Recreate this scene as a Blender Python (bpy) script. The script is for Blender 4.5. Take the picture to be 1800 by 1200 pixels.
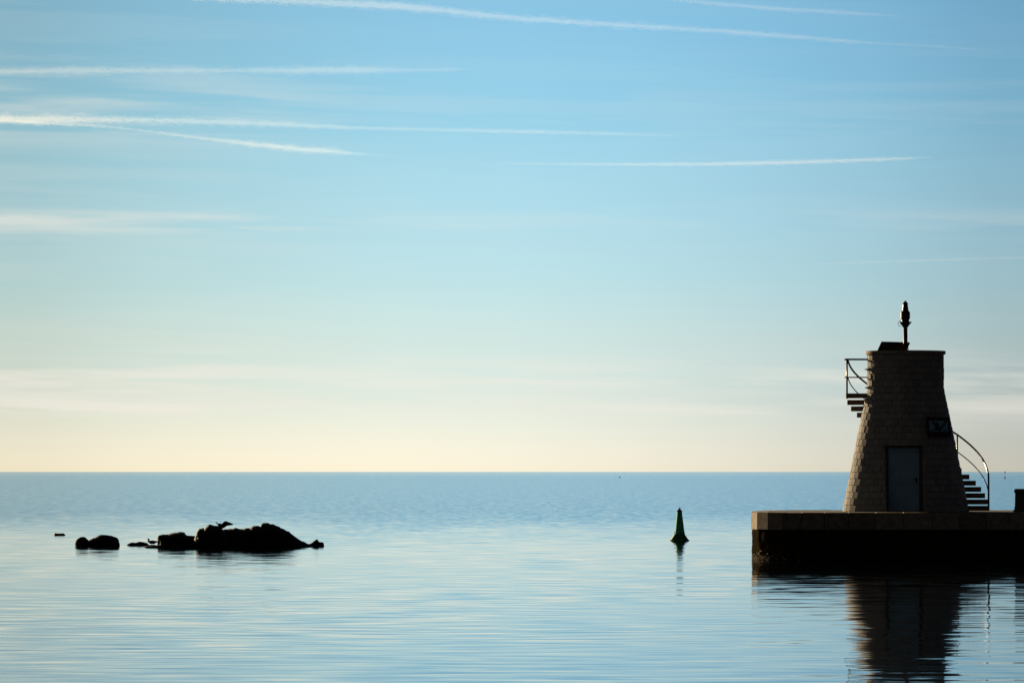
import bpy, bmesh, math, random
from mathutils import Vector, Matrix, noise

random.seed(7)
S = bpy.context.scene
for o in list(bpy.data.objects):
    bpy.data.objects.remove(o)

# ------------------------------------------------------------------ camera
F = 8500.0                       # focal length in photo pixels (170 mm on a 36 mm sensor, 1800 px wide)
EYE = 2.69                       # eye height above the water
PITCH = math.atan(229.0 / F)     # the horizon lies 229 px below the middle of the frame
cam_d = bpy.data.cameras.new('camera')
cam_d.lens = 36.0 * F / 1800.0
cam_d.sensor_width = 36.0
cam_d.clip_start = 0.5
cam_d.clip_end = 600000.0
cam = bpy.data.objects.new('camera', cam_d)
S.collection.objects.link(cam)
cam.location = (0, 0, EYE)
cam.rotation_euler = (math.pi / 2 + PITCH, 0, 0)
S.camera = cam

# ------------------------------------------------------------------ sky and sun
SUN_AZ = 29.0                    # degrees to the left of the view
SUN_EL = 9.5
SUN_W = 5.0
S.view_settings.view_transform = 'Standard'
S.view_settings.look = 'None'
S.view_settings.gamma = 1.0
S.view_settings.exposure = 1.2
EXPO = 2 ** S.view_settings.exposure

W = bpy.data.worlds.new('World')
S.world = W
W.use_nodes = True
nt = W.node_tree
bg = nt.nodes['Background']
sky = nt.nodes.new('ShaderNodeTexSky')
sky.sky_type = 'NISHITA'
sky.sun_disc = False
sky.sun_elevation = math.radians(SUN_EL)
sky.sun_rotation = math.radians(-SUN_AZ)
SKY_K = 0.1
bg.inputs[1].default_value = SKY_K


def wmath(op, a, b=None, c=None, clamp=False):
    n = nt.nodes.new('ShaderNodeMath')
    n.operation = op
    n.use_clamp = clamp
    for i, v in enumerate((a, b, c)):
        if v is None:
            continue
        if isinstance(v, (int, float)):
            n.inputs[i].default_value = v
        else:
            nt.links.new(v, n.inputs[i])
    return n.outputs[0]


def wramp(fac, stops, interp='LINEAR'):
    n = nt.nodes.new('ShaderNodeValToRGB')
    cr = n.color_ramp
    cr.interpolation = interp
    while len(cr.elements) < len(stops):
        cr.elements.new(0.5)
    for e, (p, c) in zip(cr.elements, stops):
        e.position = p
        e.color = (c[0], c[1], c[2], 1) if isinstance(c, tuple) else (c, c, c, 1)
    nt.links.new(fac, n.inputs[0])
    return n.outputs[0]


def wmul(a, b):
    n = nt.nodes.new('ShaderNodeVectorMath')
    n.operation = 'MULTIPLY'
    nt.links.new(a, n.inputs[0])
    nt.links.new(b, n.inputs[1])
    return n.outputs[0]


tc = nt.nodes.new('ShaderNodeTexCoord')
sep = nt.nodes.new('ShaderNodeSeparateXYZ')
nt.links.new(tc.outputs['Generated'], sep.inputs[0])
elev = wmath('MULTIPLY', wmath('ARCSINE', sep.outputs[2]), 180 / math.pi)
elev = wmath('MAXIMUM', elev, 0.0)
azim = wmath('MULTIPLY', wmath('ARCTAN2', sep.outputs[0], sep.outputs[1]), 180 / math.pi)

# grade of the clear sky by elevation: (elevation, wanted linear colour, clear-sky colour at azimuth 0)
GR = [
    (0.00, (.960, .885, .690), (1.396, 0.813, 0.256)),
    (0.20, (.948, .893, .725), (1.434, 0.844, 0.27)),
    (0.55, (.850, .870, .745), (1.483, 0.9, 0.3)),
    (0.87, (.745, .826, .752), (1.5, 0.944, 0.331)),
    (1.54, (.645, .799, .768), (1.468, 0.998, 0.393)),
    (2.22, (.527, .770, .810), (1.393, 1.018, 0.45)),
    (2.89, (.462, .735, .828), (1.31, 1.015, 0.497)),
    (3.57, (.400, .700, .832), (1.22, 0.997, 0.538)),
    (4.24, (.318, .645, .822), (1.136, 0.971, 0.571)),
    (4.92, (.285, .600, .805), (1.059, 0.939, 0.594)),
    (5.60, (.258, .556, .776), (0.99, 0.905, 0.611)),
    (8.00, (.215, .480, .700), (0.8, 0.789, 0.627)),
    (12.0, (.180, .400, .600), (0.591, 0.626, 0.586)),
]
EMAX = 12.0
KMAX = 4.0
stops = []
for e, want, have in GR:
    stops.append((e / EMAX, tuple(want[i] / EXPO / have[i] / KMAX for i in range(3))))
tint = wramp(wmath('DIVIDE', elev, EMAX, clamp=True), stops)
tsc = nt.nodes.new('ShaderNodeVectorMath')
tsc.operation = 'SCALE'
nt.links.new(tint, tsc.inputs[0])
tsc.inputs[3].default_value = KMAX
# grade by azimuth: sky outside the view dimmed, sunward too, to keep fill off shaded faces
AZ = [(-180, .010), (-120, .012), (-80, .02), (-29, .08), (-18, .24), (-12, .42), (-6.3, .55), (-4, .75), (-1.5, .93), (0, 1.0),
      (2.0, 1.03), (4.0, .96), (6.3, .80), (10, .86), (20, .72), (45, .22), (90, .025), (180, .010)]  # edges of the view darkened too, standing in for lens falloff
BL = lambda a: 1.0 if abs(a) < 40 else 0.0    # sky beside and behind the camera tinted blue to cool the shade
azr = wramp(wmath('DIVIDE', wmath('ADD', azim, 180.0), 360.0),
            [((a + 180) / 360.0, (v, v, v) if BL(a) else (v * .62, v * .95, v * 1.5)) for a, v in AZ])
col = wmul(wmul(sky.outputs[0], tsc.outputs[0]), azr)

# thin cirrus veils, laid out by elevation and azimuth
cv = nt.nodes.new('ShaderNodeCombineXYZ')
nt.links.new(wmath('MULTIPLY', azim, 0.22), cv.inputs[0])
nt.links.new(wmath('MULTIPLY_ADD', azim, 0.08, wmath('MULTIPLY', elev, 3.6)), cv.inputs[1])
cn = nt.nodes.new('ShaderNodeTexNoise')
cn.inputs['Scale'].default_value = 1.0
cn.inputs['Detail'].default_value = 7.0
cn.inputs['Roughness'].default_value = 0.58
cn.inputs['Distortion'].default_value = 0.25
nt.links.new(cv.outputs[0], cn.inputs['Vector'])
wis = wramp(cn.outputs[0], [(0.40, 0.0), (0.62, 1.0)], 'EASE')
eb = wramp(wmath('DIVIDE', elev, 6.0, clamp=True),
           [(0.0, .03), (0.075, .08), (0.095, .20), (0.125, .75), (0.15, .50), (0.175, .65), (0.205, .60), (0.215, .25), (0.26, .08), (0.36, .05),
            (0.465, .10), (0.48, .50), (0.50, .55), (0.52, .10), (0.63, .08), (0.665, .28), (0.69, .26), (0.73, .36), (0.76, .22), (0.80, .14), (0.86, .05), (1.0, .10)])
al = wramp(wmath('DIVIDE', wmath('ADD', azim, 6.5), 13.0, clamp=True), [(0, 1.0), (0.22, .85), (0.36, .30), (0.5, .22), (1.0, .25)])
lowb = wramp(wmath('DIVIDE', elev, 6.0, clamp=True), [(0.0, 1.0), (0.22, 1.0), (0.28, 0.0)])
al = wmath('MAXIMUM', al, wmath('MULTIPLY', lowb, .62))
fac = wmath('MULTIPLY', wmath('MULTIPLY', wis, eb), al)
mx = nt.nodes.new('ShaderNodeMixRGB')
mx.inputs[2].default_value = (.90 / EXPO / SKY_K, .845 / EXPO / SKY_K, .745 / EXPO / SKY_K, 1)
nt.links.new(fac, mx.inputs[0])
nt.links.new(col, mx.inputs[1])
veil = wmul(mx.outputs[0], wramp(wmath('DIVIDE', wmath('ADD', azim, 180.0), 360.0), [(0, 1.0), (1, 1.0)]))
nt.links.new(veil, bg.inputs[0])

sun_d = bpy.data.lights.new('sun', 'SUN')
sun_d.energy = SUN_W
sun_d.angle = math.radians(0.5)
sun_d.color = (1.0, 0.74, 0.43)
sun = bpy.data.objects.new('sun', sun_d)
S.collection.objects.link(sun)
a, e = math.radians(SUN_AZ), math.radians(SUN_EL)
SUN_DIR = Vector((-math.sin(a) * math.cos(e), math.cos(a) * math.cos(e), math.sin(e)))
sun.rotation_euler = SUN_DIR.to_track_quat('Z', 'Y').to_euler()
sun.location = (-60, 60, 40)


# ------------------------------------------------------------------ helpers
def P(px, py, D):
    """world point seen at photo pixel (px, py) at distance D along +Y"""
    u, v = (px - 900.0) / F, (600.0 - py) / F
    y = math.cos(PITCH) - v * math.sin(PITCH)
    z = math.sin(PITCH) + v * math.cos(PITCH)
    t = D / y
    return Vector((u * t, D, EYE + z * t))


def dist_at(py, z=0.0):
    v = (600.0 - py) / F
    y = math.cos(PITCH) - v * math.sin(PITCH)
    zz = math.sin(PITCH) + v * math.cos(PITCH)
    return (z - EYE) / zz * y


def thing(name, label, cat, loc=(0, 0, 0), rz=0.0, group=None):
    o = bpy.data.objects.new(name, None)
    S.collection.objects.link(o)
    o.location = loc
    o.rotation_euler = (0, 0, rz)
    o.empty_display_size = 0.3
    o['label'] = label
    o['category'] = cat
    if group:
        o['group'] = group
    return o


def obj(name, bm, mats, parent=None, smooth=False, loc=None):
    me = bpy.data.meshes.new(name)
    bmesh.ops.recalc_face_normals(bm, faces=bm.faces)
    bm.to_mesh(me)
    bm.free()
    for m in (mats if isinstance(mats, (list, tuple)) else [mats]):
        me.materials.append(m)
    if smooth:
        me.polygons.foreach_set('use_smooth', [True] * len(me.polygons))
    o = bpy.data.objects.new(name, me)
    S.collection.objects.link(o)
    if parent:
        o.parent = parent
    if loc is not None:
        o.location = loc
    return o


def tag(o, label, cat, group=None, kind=None):
    if label:
        o['label'] = label
    if cat:
        o['category'] = cat
    if group:
        o['group'] = group
    if kind:
        o['kind'] = kind
    return o


def hexa(bm, c, mi=0):
    """c: 8 corners, bottom ring 0-3 and top ring 4-7"""
    v = [bm.verts.new(p) for p in c]
    fs = []
    for q in ((0, 3, 2, 1), (4, 5, 6, 7), (0, 1, 5, 4), (1, 2, 6, 5), (2, 3, 7, 6), (3, 0, 4, 7)):
        f = bm.faces.new([v[i] for i in q])
        f.material_index = mi
        fs.append(f)
    return fs


def box(bm, x0, x1, y0, y1, z0, z1, M=None, mi=0):
    c = [Vector(p) for p in ((x0, y0, z0), (x1, y0, z0), (x1, y1, z0), (x0, y1, z0),
                             (x0, y0, z1), (x1, y0, z1), (x1, y1, z1), (x0, y1, z1))]
    if M is not None:
        c = [M @ p for p in c]
    return hexa(bm, c, mi)


def bev(bm, w, seg=1):
    bmesh.ops.recalc_face_normals(bm, faces=bm.faces)
    bmesh.ops.bevel(bm, geom=list(bm.edges), offset=w, segments=seg, affect='EDGES', clamp_overlap=True)


def lathe(bm, prof, n=32, cx=0.0, cy=0.0, mi=0, caps=True):
    rings = []
    for r, z in prof:
        rings.append([bm.verts.new((cx + r * math.cos(2 * math.pi * k / n), cy + r * math.sin(2 * math.pi * k / n), z)) for k in range(n)])
    for i in range(len(rings) - 1):
        for k in range(n):
            f = bm.faces.new((rings[i][k], rings[i][(k + 1) % n], rings[i + 1][(k + 1) % n], rings[i + 1][k]))
            f.material_index = mi
    if caps:
        for rg in (rings[0], rings[-1]):
            f = bm.faces.new(rg)
            f.material_index = mi


def tube(bm, pts, r, n=10, taper=None):
    pts = [Vector(p) for p in pts]
    rings = []
    prev = None
    for i, p in enumerate(pts):
        d = (pts[min(i + 1, len(pts) - 1)] - pts[max(i - 1, 0)]).normalized()
        if prev is None:
            ref = Vector((0, 0, 1)) if abs(d.z) < 0.9 else Vector((1, 0, 0))
            u = d.cross(ref).normalized()
        else:
            u = (prev - d * prev.dot(d)).normalized()
        prev = u
        w = d.cross(u)
        rr = r if taper is None else r * taper[i]
        rings.append([bm.verts.new(p + (u * math.cos(2 * math.pi * k / n) + w * math.sin(2 * math.pi * k / n)) * rr) for k in range(n)])
    for i in range(len(rings) - 1):
        for k in range(n):
            bm.faces.new((rings[i][k], rings[i][(k + 1) % n], rings[i + 1][(k + 1) % n], rings[i + 1][k]))
    bm.faces.new(rings[0])
    bm.faces.new(rings[-1])


def prism(bm, poly, z0, z1, mi=0):
    b = [bm.verts.new((x, y, z0)) for x, y in poly]
    t = [bm.verts.new((x, y, z1)) for x, y in poly]
    fs = [bm.faces.new(b), bm.faces.new(t)]
    n = len(poly)
    for i in range(n):
        fs.append(bm.faces.new((b[i], b[(i + 1) % n], t[(i + 1) % n], t[i])))
    for f in fs:
        f.material_index = mi


# ------------------------------------------------------------------ materials
def mat(name, base, rough=0.6, metal=0.0, noise_scale=None, var=0.25, base2=None, bump=0.0, bump_scale=None, attr=None, attr_amt=0.3, spec=None, detail=6):
    m = bpy.data.materials.new(name)
    m.use_nodes = True
    t = m.node_tree
    b = t.nodes['Principled BSDF']
    b.inputs['Roughness'].default_value = rough
    b.inputs['Metallic'].default_value = metal
    if spec is not None:
        b.inputs['Specular IOR Level'].default_value = spec
    if noise_scale is None:
        noise_scale = 8.0
    co = t.nodes.new('ShaderNodeTexCoord')
    n = t.nodes.new('ShaderNodeTexNoise')
    n.inputs['Scale'].default_value = noise_scale
    n.inputs['Detail'].default_value = detail
    n.inputs['Roughness'].default_value = 0.65
    t.links.new(co.outputs['Object'], n.inputs['Vector'])
    r = t.nodes.new('ShaderNodeValToRGB')
    lo = base2 if base2 else tuple(c * (1 - var) for c in base)
    hi = base if base2 else tuple(min(1, c * (1 + var)) for c in base)
    r.color_ramp.elements[0].position = 0.32
    r.color_ramp.elements[0].color = (*lo, 1)
    r.color_ramp.elements[1].position = 0.70
    r.color_ramp.elements[1].color = (*hi, 1)
    t.links.new(n.outputs[0], r.inputs[0])
    out = r.outputs[0]
    if attr:
        at = t.nodes.new('ShaderNodeAttribute')
        at.attribute_name = attr
        mr = t.nodes.new('ShaderNodeMapRange')
        mr.inputs['To Min'].default_value = 1 - attr_amt
        mr.inputs['To Max'].default_value = 1 + attr_amt
        t.links.new(at.outputs['Fac'], mr.inputs[0])
        sc = t.nodes.new('ShaderNodeVectorMath')
        sc.operation = 'SCALE'
        t.links.new(out, sc.inputs[0])
        t.links.new(mr.outputs[0], sc.inputs[3])
        out = sc.outputs[0]
    t.links.new(out, b.inputs['Base Color'])
    if bump:
        n2 = t.nodes.new('ShaderNodeTexNoise')
        n2.inputs['Scale'].default_value = bump_scale or noise_scale * 4
        n2.inputs['Detail'].default_value = 5
        t.links.new(co.outputs['Object'], n2.inputs['Vector'])
        bp = t.nodes.new('ShaderNodeBump')
        bp.inputs['Strength'].default_value = 0.6
        bp.inputs['Distance'].default_value = bump
        t.links.new(n2.outputs[0], bp.inputs['Height'])
        t.links.new(bp.outputs[0], b.inputs['Normal'])
    return m


M_BLOCK = mat('limestone block', (.262, .262, .258), .9, noise_scale=9, var=.15, bump=.012, bump_scale=45, attr='block', attr_amt=.14, spec=.05)
M_MORTAR = mat('mortar', (.06, .057, .055), .95, noise_scale=20, spec=.05)
M_COPING = mat('coping stone', (.27, .23, .19), .9, noise_scale=7, var=.25, bump=.008, bump_scale=60, spec=.1)
M_CAP = mat('quay cap stone', (.235, .20, .16), .9, noise_scale=5, var=.4, bump=.015, bump_scale=30, attr='block', attr_amt=.2, spec=.1)
M_DECK = mat('quay deck', (.06, .055, .05), .95, noise_scale=3, var=.3, bump=.01, spec=.05)
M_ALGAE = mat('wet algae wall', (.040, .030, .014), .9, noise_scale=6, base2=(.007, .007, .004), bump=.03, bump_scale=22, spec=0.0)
M_CONC = mat('stair concrete', (.16, .12, .10), .9, noise_scale=10, bump=.004, spec=.08)
M_DOOR = mat('door paint', (.24, .43, .58), .55, noise_scale=3, var=.10, spec=.25)
M_DFRAME = mat('door frame', (.11, .10, .095), .7, noise_scale=8, spec=.1)
M_STEEL = mat('dark painted rail', (.035, .033, .032), .3, metal=.5, noise_scale=14, var=.2)
M_IRON = mat('dark iron', (.03, .028, .028), .7, noise_scale=20, spec=.1)
M_RED = mat('red beacon paint', (.085, .010, .010), .5, noise_scale=12, spec=.2)
M_REDD = mat('dark red lantern paint', (.035, .007, .008), .45, noise_scale=12, spec=.2)
M_PANEL = mat('panel backing', (.10, .08, .08), .7, noise_scale=6, spec=.1)
M_CELL = mat('solar cells', (.01, .015, .05), .2, noise_scale=30)
M_SRED = mat('sign red', (.05, .008, .010), .6, noise_scale=5, var=.1, spec=.15)
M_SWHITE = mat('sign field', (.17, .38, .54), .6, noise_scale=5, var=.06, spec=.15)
M_SBLACK = mat('sign black', (.015, .015, .015), .6, noise_scale=5, spec=.15)
M_SBLUE = mat('sign blue', (.02, .08, .22), .6, noise_scale=5, spec=.15)
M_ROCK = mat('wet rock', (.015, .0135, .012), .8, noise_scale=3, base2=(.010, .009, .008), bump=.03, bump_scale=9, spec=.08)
M_GREEN = mat('green buoy paint', (.05, .46, .27), .6, noise_scale=6, var=.2, spec=.02)
M_GREEND = mat('dark green skirt', (.03, .15, .08), .7, noise_scale=8, var=.4, spec=.15)
M_LENS = mat('lamp glass', (.55, .58, .58), .15, noise_scale=9, var=.05)
M_FEATHER = mat('dark plumage', (.018, .017, .015), .7, noise_scale=30, spec=.1)
M_FEATHER2 = mat('brown grey plumage', (.06, .05, .045), .75, noise_scale=30, spec=.1)
M_BILL = mat('bill', (.16, .11, .06), .5, noise_scale=30, spec=.2)
M_BREAST = mat('pale breast', (.55, .48, .44), .8, noise_scale=30, var=.08, spec=.1)
M_BOLLARD = mat('bollard stone', (.09, .08, .07), .85, noise_scale=8, bump=.01, spec=.1)


# ------------------------------------------------------------------ water
def water_material():
    m = bpy.data.materials.new('sea water')
    m.use_nodes = True
    t = m.node_tree
    b = t.nodes['Principled BSDF']
    b.inputs['Base Color'].default_value = (.0006, .003, .005, 1)
    b.inputs['IOR'].default_value = 1.333
    b.inputs['Specular IOR Level'].default_value = 0.5

    def mth(op, a, bb=None, c=None, clamp=False):
        n = t.nodes.new('ShaderNodeMath')
        n.operation = op
        n.use_clamp = clamp
        for i, v in enumerate((a, bb, c)):
            if v is None:
                continue
            if isinstance(v, (int, float)):
                n.inputs[i].default_value = v
            else:
                t.links.new(v, n.inputs[i])
        return n.outputs[0]
    co = t.nodes.new('ShaderNodeTexCoord')
    sp = t.nodes.new('ShaderNodeSeparateXYZ')
    t.links.new(co.outputs['Object'], sp.inputs[0])

    def ns(lx, ly, detail=2.0, rough=0.5, off=0.0, dist=0.0):
        c = t.nodes.new('ShaderNodeCombineXYZ')
        t.links.new(mth('MULTIPLY_ADD', sp.outputs[0], 1.0 / lx, off), c.inputs[0])
        t.links.new(mth('MULTIPLY', sp.outputs[1], 1.0 / ly), c.inputs[1])
        n = t.nodes.new('ShaderNodeTexNoise')
        n.noise_dimensions = '2D'
        n.inputs['Scale'].default_value = 1.0
        n.inputs['Detail'].default_value = detail
        n.inputs['Roughness'].default_value = rough
        n.inputs['Distortion'].default_value = dist
        t.links.new(c.outputs[0], n.inputs['Vector'])
        return mth('SUBTRACT', n.outputs[0], 0.5)

    def mapr(v, a0, a1, b0, b1):
        n = t.nodes.new('ShaderNodeMapRange')
        n.interpolation_type = 'SMOOTHSTEP'
        t.links.new(v, n.inputs[0])
        for i, q in enumerate((a0, a1, b0, b1)):
            n.inputs[i + 1].default_value = q
        return n.outputs[0]
    # breeze line: calm harbour water inshore, rippled open water beyond
    edge = mth('MULTIPLY_ADD', ns(9, 60, 3, off=3.1), 120.0, sp.outputs[1])
    breeze = mapr(edge, 150.0, 330.0, 0.0, 1.0)
    # wave slopes along the view (sy) and across it (sx)
    swell = ns(7.0, 5.0, 1.0)
    wave = ns(2.6, 0.75, 2.0, 0.55, off=11.0)
    rip = ns(1.7, 0.48, 2.0, 0.6, off=5.0)
    group = ns(0.55, 6.0, 4.0, 0.65, off=7.7)
    calm = mth('ADD', mth('MULTIPLY', swell, SL[0]), mth('ADD', mth('MULTIPLY', wave, SL[1]), mth('MULTIPLY', rip, SL[2])))
    amp = mapr(ns(14, 30, 2, off=21.0), -0.2, 0.2, 0.7, 1.3)
    calm = mth('MULTIPLY', calm, amp)
    open_ = mth('MULTIPLY', mth('ADD', mth('MULTIPLY', group, SL[3]), mth('MULTIPLY', rip, SL[4])), breeze)
    sy = mth('ADD', calm, open_)
    # the wavelets lean towards the shore, so the faces turned to it are the ones that show
    lean = mth('MULTIPLY_ADD', breeze, BIAS[1] - BIAS[0], BIAS[0])
    lean = mth('SUBTRACT', lean, mapr(sp.outputs[1], 1200.0, 7000.0, 0.0, BIAS[2]))
    sy = mth('SUBTRACT', sy, lean)
    sx = mth('MULTIPLY', ns(1.4, 2.4, 2.0, off=31.0), 0.05)
    cn_ = t.nodes.new('ShaderNodeCombineXYZ')
    t.links.new(sx, cn_.inputs[0])
    t.links.new(sy, cn_.inputs[1])
    cn_.inputs[2].default_value = 1.0
    nz = t.nodes.new('ShaderNodeVectorMath')
    nz.operation = 'NORMALIZE'
    t.links.new(cn_.outputs[0], nz.inputs[0])
    t.links.new(nz.outputs[0], b.inputs['Normal'])
    t.links.new(mth('ADD', ROUGH[0], mth('MULTIPLY', breeze, ROUGH[1])), b.inputs['Roughness'])
    return m


SL = (0.005, 0.036, 0.058, 0.07, 0.05)
BIAS = (0.0062, 0.031, 0.012)
ROUGH = (0.035, 0.05)
bm = bmesh.new()
xs = [-250000, -3000, -300, -60, 60, 300, 3000, 250000]
ys = [-2000, 0, 40, 120, 300, 1000, 5000, 30000, 500000]
g = [[bm.verts.new((x, y, 0)) for x in xs] for y in ys]
for j in range(len(ys) - 1):
    for i in range(len(xs) - 1):
        bm.faces.new((g[j][i], g[j][i + 1], g[j + 1][i + 1], g[j + 1][i]))
tag(obj('sea', bm, water_material()), 'calm blue sea reaching out to the horizon', None, kind='structure')

# ------------------------------------------------------------------ stone pier
TOP = 1.455
DF = 147.0
u = DF / F
QX = lambda px: (px - 900.0) / F * DF
c3 = Vector((QX(1376), DF))
XA = lambda px, D: (px - 900.0) / F * D
D2 = DF + 26 * u * math.tan(math.radians(35))
D1 = D2 + 19 * u * math.tan(math.radians(60))
D0 = D1 + .75
c2 = Vector((XA(1350, D2), D2))
c1 = Vector((XA(1331, D1), D1))
c0 = Vector((XA(1320, D0), D0))
BACK = 156.6
front_px = [1376, 1409, 1449, 1491, 1539, 1587.5, 1638.5, 1686.7, 1733, 1773]
pts = [Vector((QX(p), DF)) for p in front_px]
x = pts[-1].x
while x < 40:
    x += 0.84
    pts.append(Vector((x, DF)))
XE = pts[-1].x
left = [Vector((c0.x + .062 * (y - c0.y) + .03 * max(0, y - 152) ** 2, y)) for y in (155.4, 154.6, 153.8, 153.0, 152.2, 151.4, 150.6, 149.8)]
left = [p for p in left if p.y > c0.y + .3]
back = [Vector((xx, BACK)) for xx in [XE - 1.0 * k for k in range(0, int((XE - c0.x - 2.4)) + 1)]]
outline = left + [c0, c1, c2] + pts + back + [Vector((c0.x + 1.5, BACK - .35))]
pier = thing('stone_pier', 'long stone pier with a pale cap course and dark weedy wall, carrying the round tower', 'pier', (0, 0, 0))


def inset(poly, d):
    out = []
    n = len(poly)
    for i in range(n):
        p0, p1, p2 = poly[i - 1], poly[i], poly[(i + 1) % n]
        e1, e2 = (p1 - p0).normalized(), (p2 - p1).normalized()
        n1, n2 = Vector((-e1.y, e1.x)), Vector((-e2.y, e2.x))
        b = (n1 + n2).normalized()
        k = d / max(0.3, b.dot(n1))
        out.append(p1 + b * k)
    return out


CAP0 = TOP - 0.525
inn = inset(outline, 0.55)
bm = bmesh.new()
blk = bm.verts.layers.float.new('block')
n = len(outline)
for i in range(n):
    p, q = outline[i], outline[(i + 1) % n]
    pi, qi = inn[i], inn[(i + 1) % n]
    if (q - p).length < 0.05:
        continue
    e_ = (q - p).normalized() * 0.005
    dz = random.uniform(-.004, .004)
    jt = random.uniform(-.004, .004) * Vector((-(q - p).y, (q - p).x)).normalized()
    c = [p + e_ + jt, q - e_ + jt, qi - e_, pi + e_]
    before = len(bm.verts)
    hexa(bm, [Vector((v.x, v.y, CAP0)) for v in c] + [Vector((v.x, v.y, TOP + dz)) for v in c])
    bm.verts.ensure_lookup_table()
    rv = random.random()
    for v in bm.verts[before:]:
        v[blk] = rv
bev(bm, 0.014, 2)
obj('cap', bm, M_CAP, pier)
bm = bmesh.new()
wl = inset(outline, 0.035)
# the wall as a finely cut skin so that weed and shells can roughen it
ringz = [CAP0 - .004 - k * 0.09 for k in range(0, 14)] + [-0.6, -3.0]
pp = []
for i in range(n):
    p, q = wl[i], wl[(i + 1) % n]
    m_ = max(1, int((q - p).length / 0.12)) if p.x < 20 else 1
    for k in range(m_):
        pp.append(p.lerp(q, k / m_))
rows = []
for zi, z in enumerate(ringz):
    row = []
    for i, p in enumerate(pp):
        d = (pp[(i + 1) % len(pp)] - pp[i - 1]).normalized()
        o_ = Vector((d.y, -d.x))
        k = 0.0
        if 0 < zi < len(ringz) - 1:
            k = 0.03 * noise.noise(Vector((p.x * 6, p.y * 6, z * 5))) + (0.035 * max(0, noise.noise(Vector((p.x * 9, p.y * 9, z * 9)))) if z < .35 else 0)
        row.append(bm.verts.new((p.x + o_.x * k, p.y + o_.y * k, z)))
    rows.append(row)
for a_, b_ in zip(rows, rows[1:]):
    for i in range(len(pp)):
        j = (i + 1) % len(pp)
        bm.faces.new((a_[i], a_[j], b_[j], b_[i]))
bm.faces.new(rows[0])
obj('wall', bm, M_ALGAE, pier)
# barnacles and shell crust near the waterline on the end of the pier
bm = bmesh.new()
seg = [c0, c1, c2, c3, pts[1]]
for k in range(170):
    i = random.choice((0, 0, 0, 1, 1, 1, 1, 2, 3))
    s_ = random.random()
    p = seg[i].lerp(seg[i + 1], s_)
    d = (seg[i + 1] - seg[i]).normalized()
    o_ = Vector((d.y, -d.x))
    z = abs(random.gauss(0.06, 0.06)) if random.random() < .85 else random.uniform(.1, .3)
    r_ = random.uniform(.006, .02)
    bmesh.ops.create_icosphere(bm, subdivisions=1, radius=r_, matrix=Matrix.Translation((p.x - o_.x * .018, p.y - o_.y * .018, z)))
M_SHELL = mat('shell crust', (.55, .48, .36), .5, noise_scale=20, spec=.3)
tag(obj('shell_crust', bm, M_SHELL, pier), None, None, kind='stuff')
bm = bmesh.new()
prism(bm, [(p.x, p.y) for p in inset(outline, 0.56)], CAP0 + .1, TOP - .006)
obj('deck', bm, M_DECK, pier)

# ------------------------------------------------------------------ round stone tower
TD = 151.4
U = TD / F                                   # metres per photo pixel at the tower
TX = (1591.8 - 900.0) / F * TD
BASE = TOP - .002
tower = thing('beacon_tower', 'squat round tower of pale stone blocks tapering upward, on the pier end', 'tower', (TX, TD, BASE))
R0, R1, ZK, CH, NC = 111.5 * U, 67.3 * U, 3.84, 0.2045, 24
ZT = CH * NC


def RW(z):
    return R1 if z >= ZK else R0 + (R1 - R0) * (z / ZK)


def pol(r, al, z):
    return Vector((r * math.sin(al), -r * math.cos(al), z))


DZ = CH * 10                                 # door opening height
DXC, DHW = (1582.6 - 1591.8) * U, 0.59
bm = bmesh.new()
blk = bm.verts.layers.float.new('block')
off = 0.3
for i in range(NC):
    z0, z1 = i * CH + .004, (i + 1) * CH - .004
    rm = RW((z0 + z1) / 2)
    N = 44 if i < 9 else (38 if i < 15 else 31)
    off = (i % 2) * .5 + random.uniform(-.06, .06)
    cuts = [(k + off + random.uniform(-.10, .10)) * 2 * math.pi / N for k in range(N)]
    for k in range(N):
        a0 = cuts[k]
        a1 = cuts[(k + 1) % N] + (2 * math.pi if k == N - 1 else 0)
        segs = [(a0, a1)]
        if z1 < DZ + .01:
            out = []
            for (s0, s1) in segs:
                for sh_ in (0, 2 * math.pi):
                    l_ = math.asin((DXC - DHW) / rm) + sh_
                    r__ = math.asin((DXC + DHW) / rm) + sh_
                    if s1 > l_ and s0 < r__:
                        if s0 < l_ - .02:
                            out.append((s0, l_))
                        if s1 > r__ + .02:
                            out.append((r__, s1))
                        break
                else:
                    out.append((s0, s1))
            segs = out
        for s0, s1 in segs:
            gp = .004 / rm
            jt = random.uniform(-.005, .006)
            ra, rb = RW(z0) + jt, RW(z1) + jt
            corr = 1 / math.cos((s1 - s0) / 2) if (s1 - s0) < .4 else 1
            ra, rb = ra * (1 + (corr - 1) * .5), rb * (1 + (corr - 1) * .5)
            c = [pol(ra, s0 + gp, z0), pol(ra, s1 - gp, z0), pol(ra - .12, s1 - gp, z0), pol(ra - .12, s0 + gp, z0),
                 pol(rb, s0 + gp, z1), pol(rb, s1 - gp, z1), pol(rb - .12, s1 - gp, z1), pol(rb - .12, s0 + gp, z1)]
            before = len(bm.verts)
            hexa(bm, c)
            bm.verts.ensure_lookup_table()
            rv = random.random()
            for v in bm.verts[before:]:
                v[blk] = rv
bev(bm, 0.007, 1)
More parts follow.
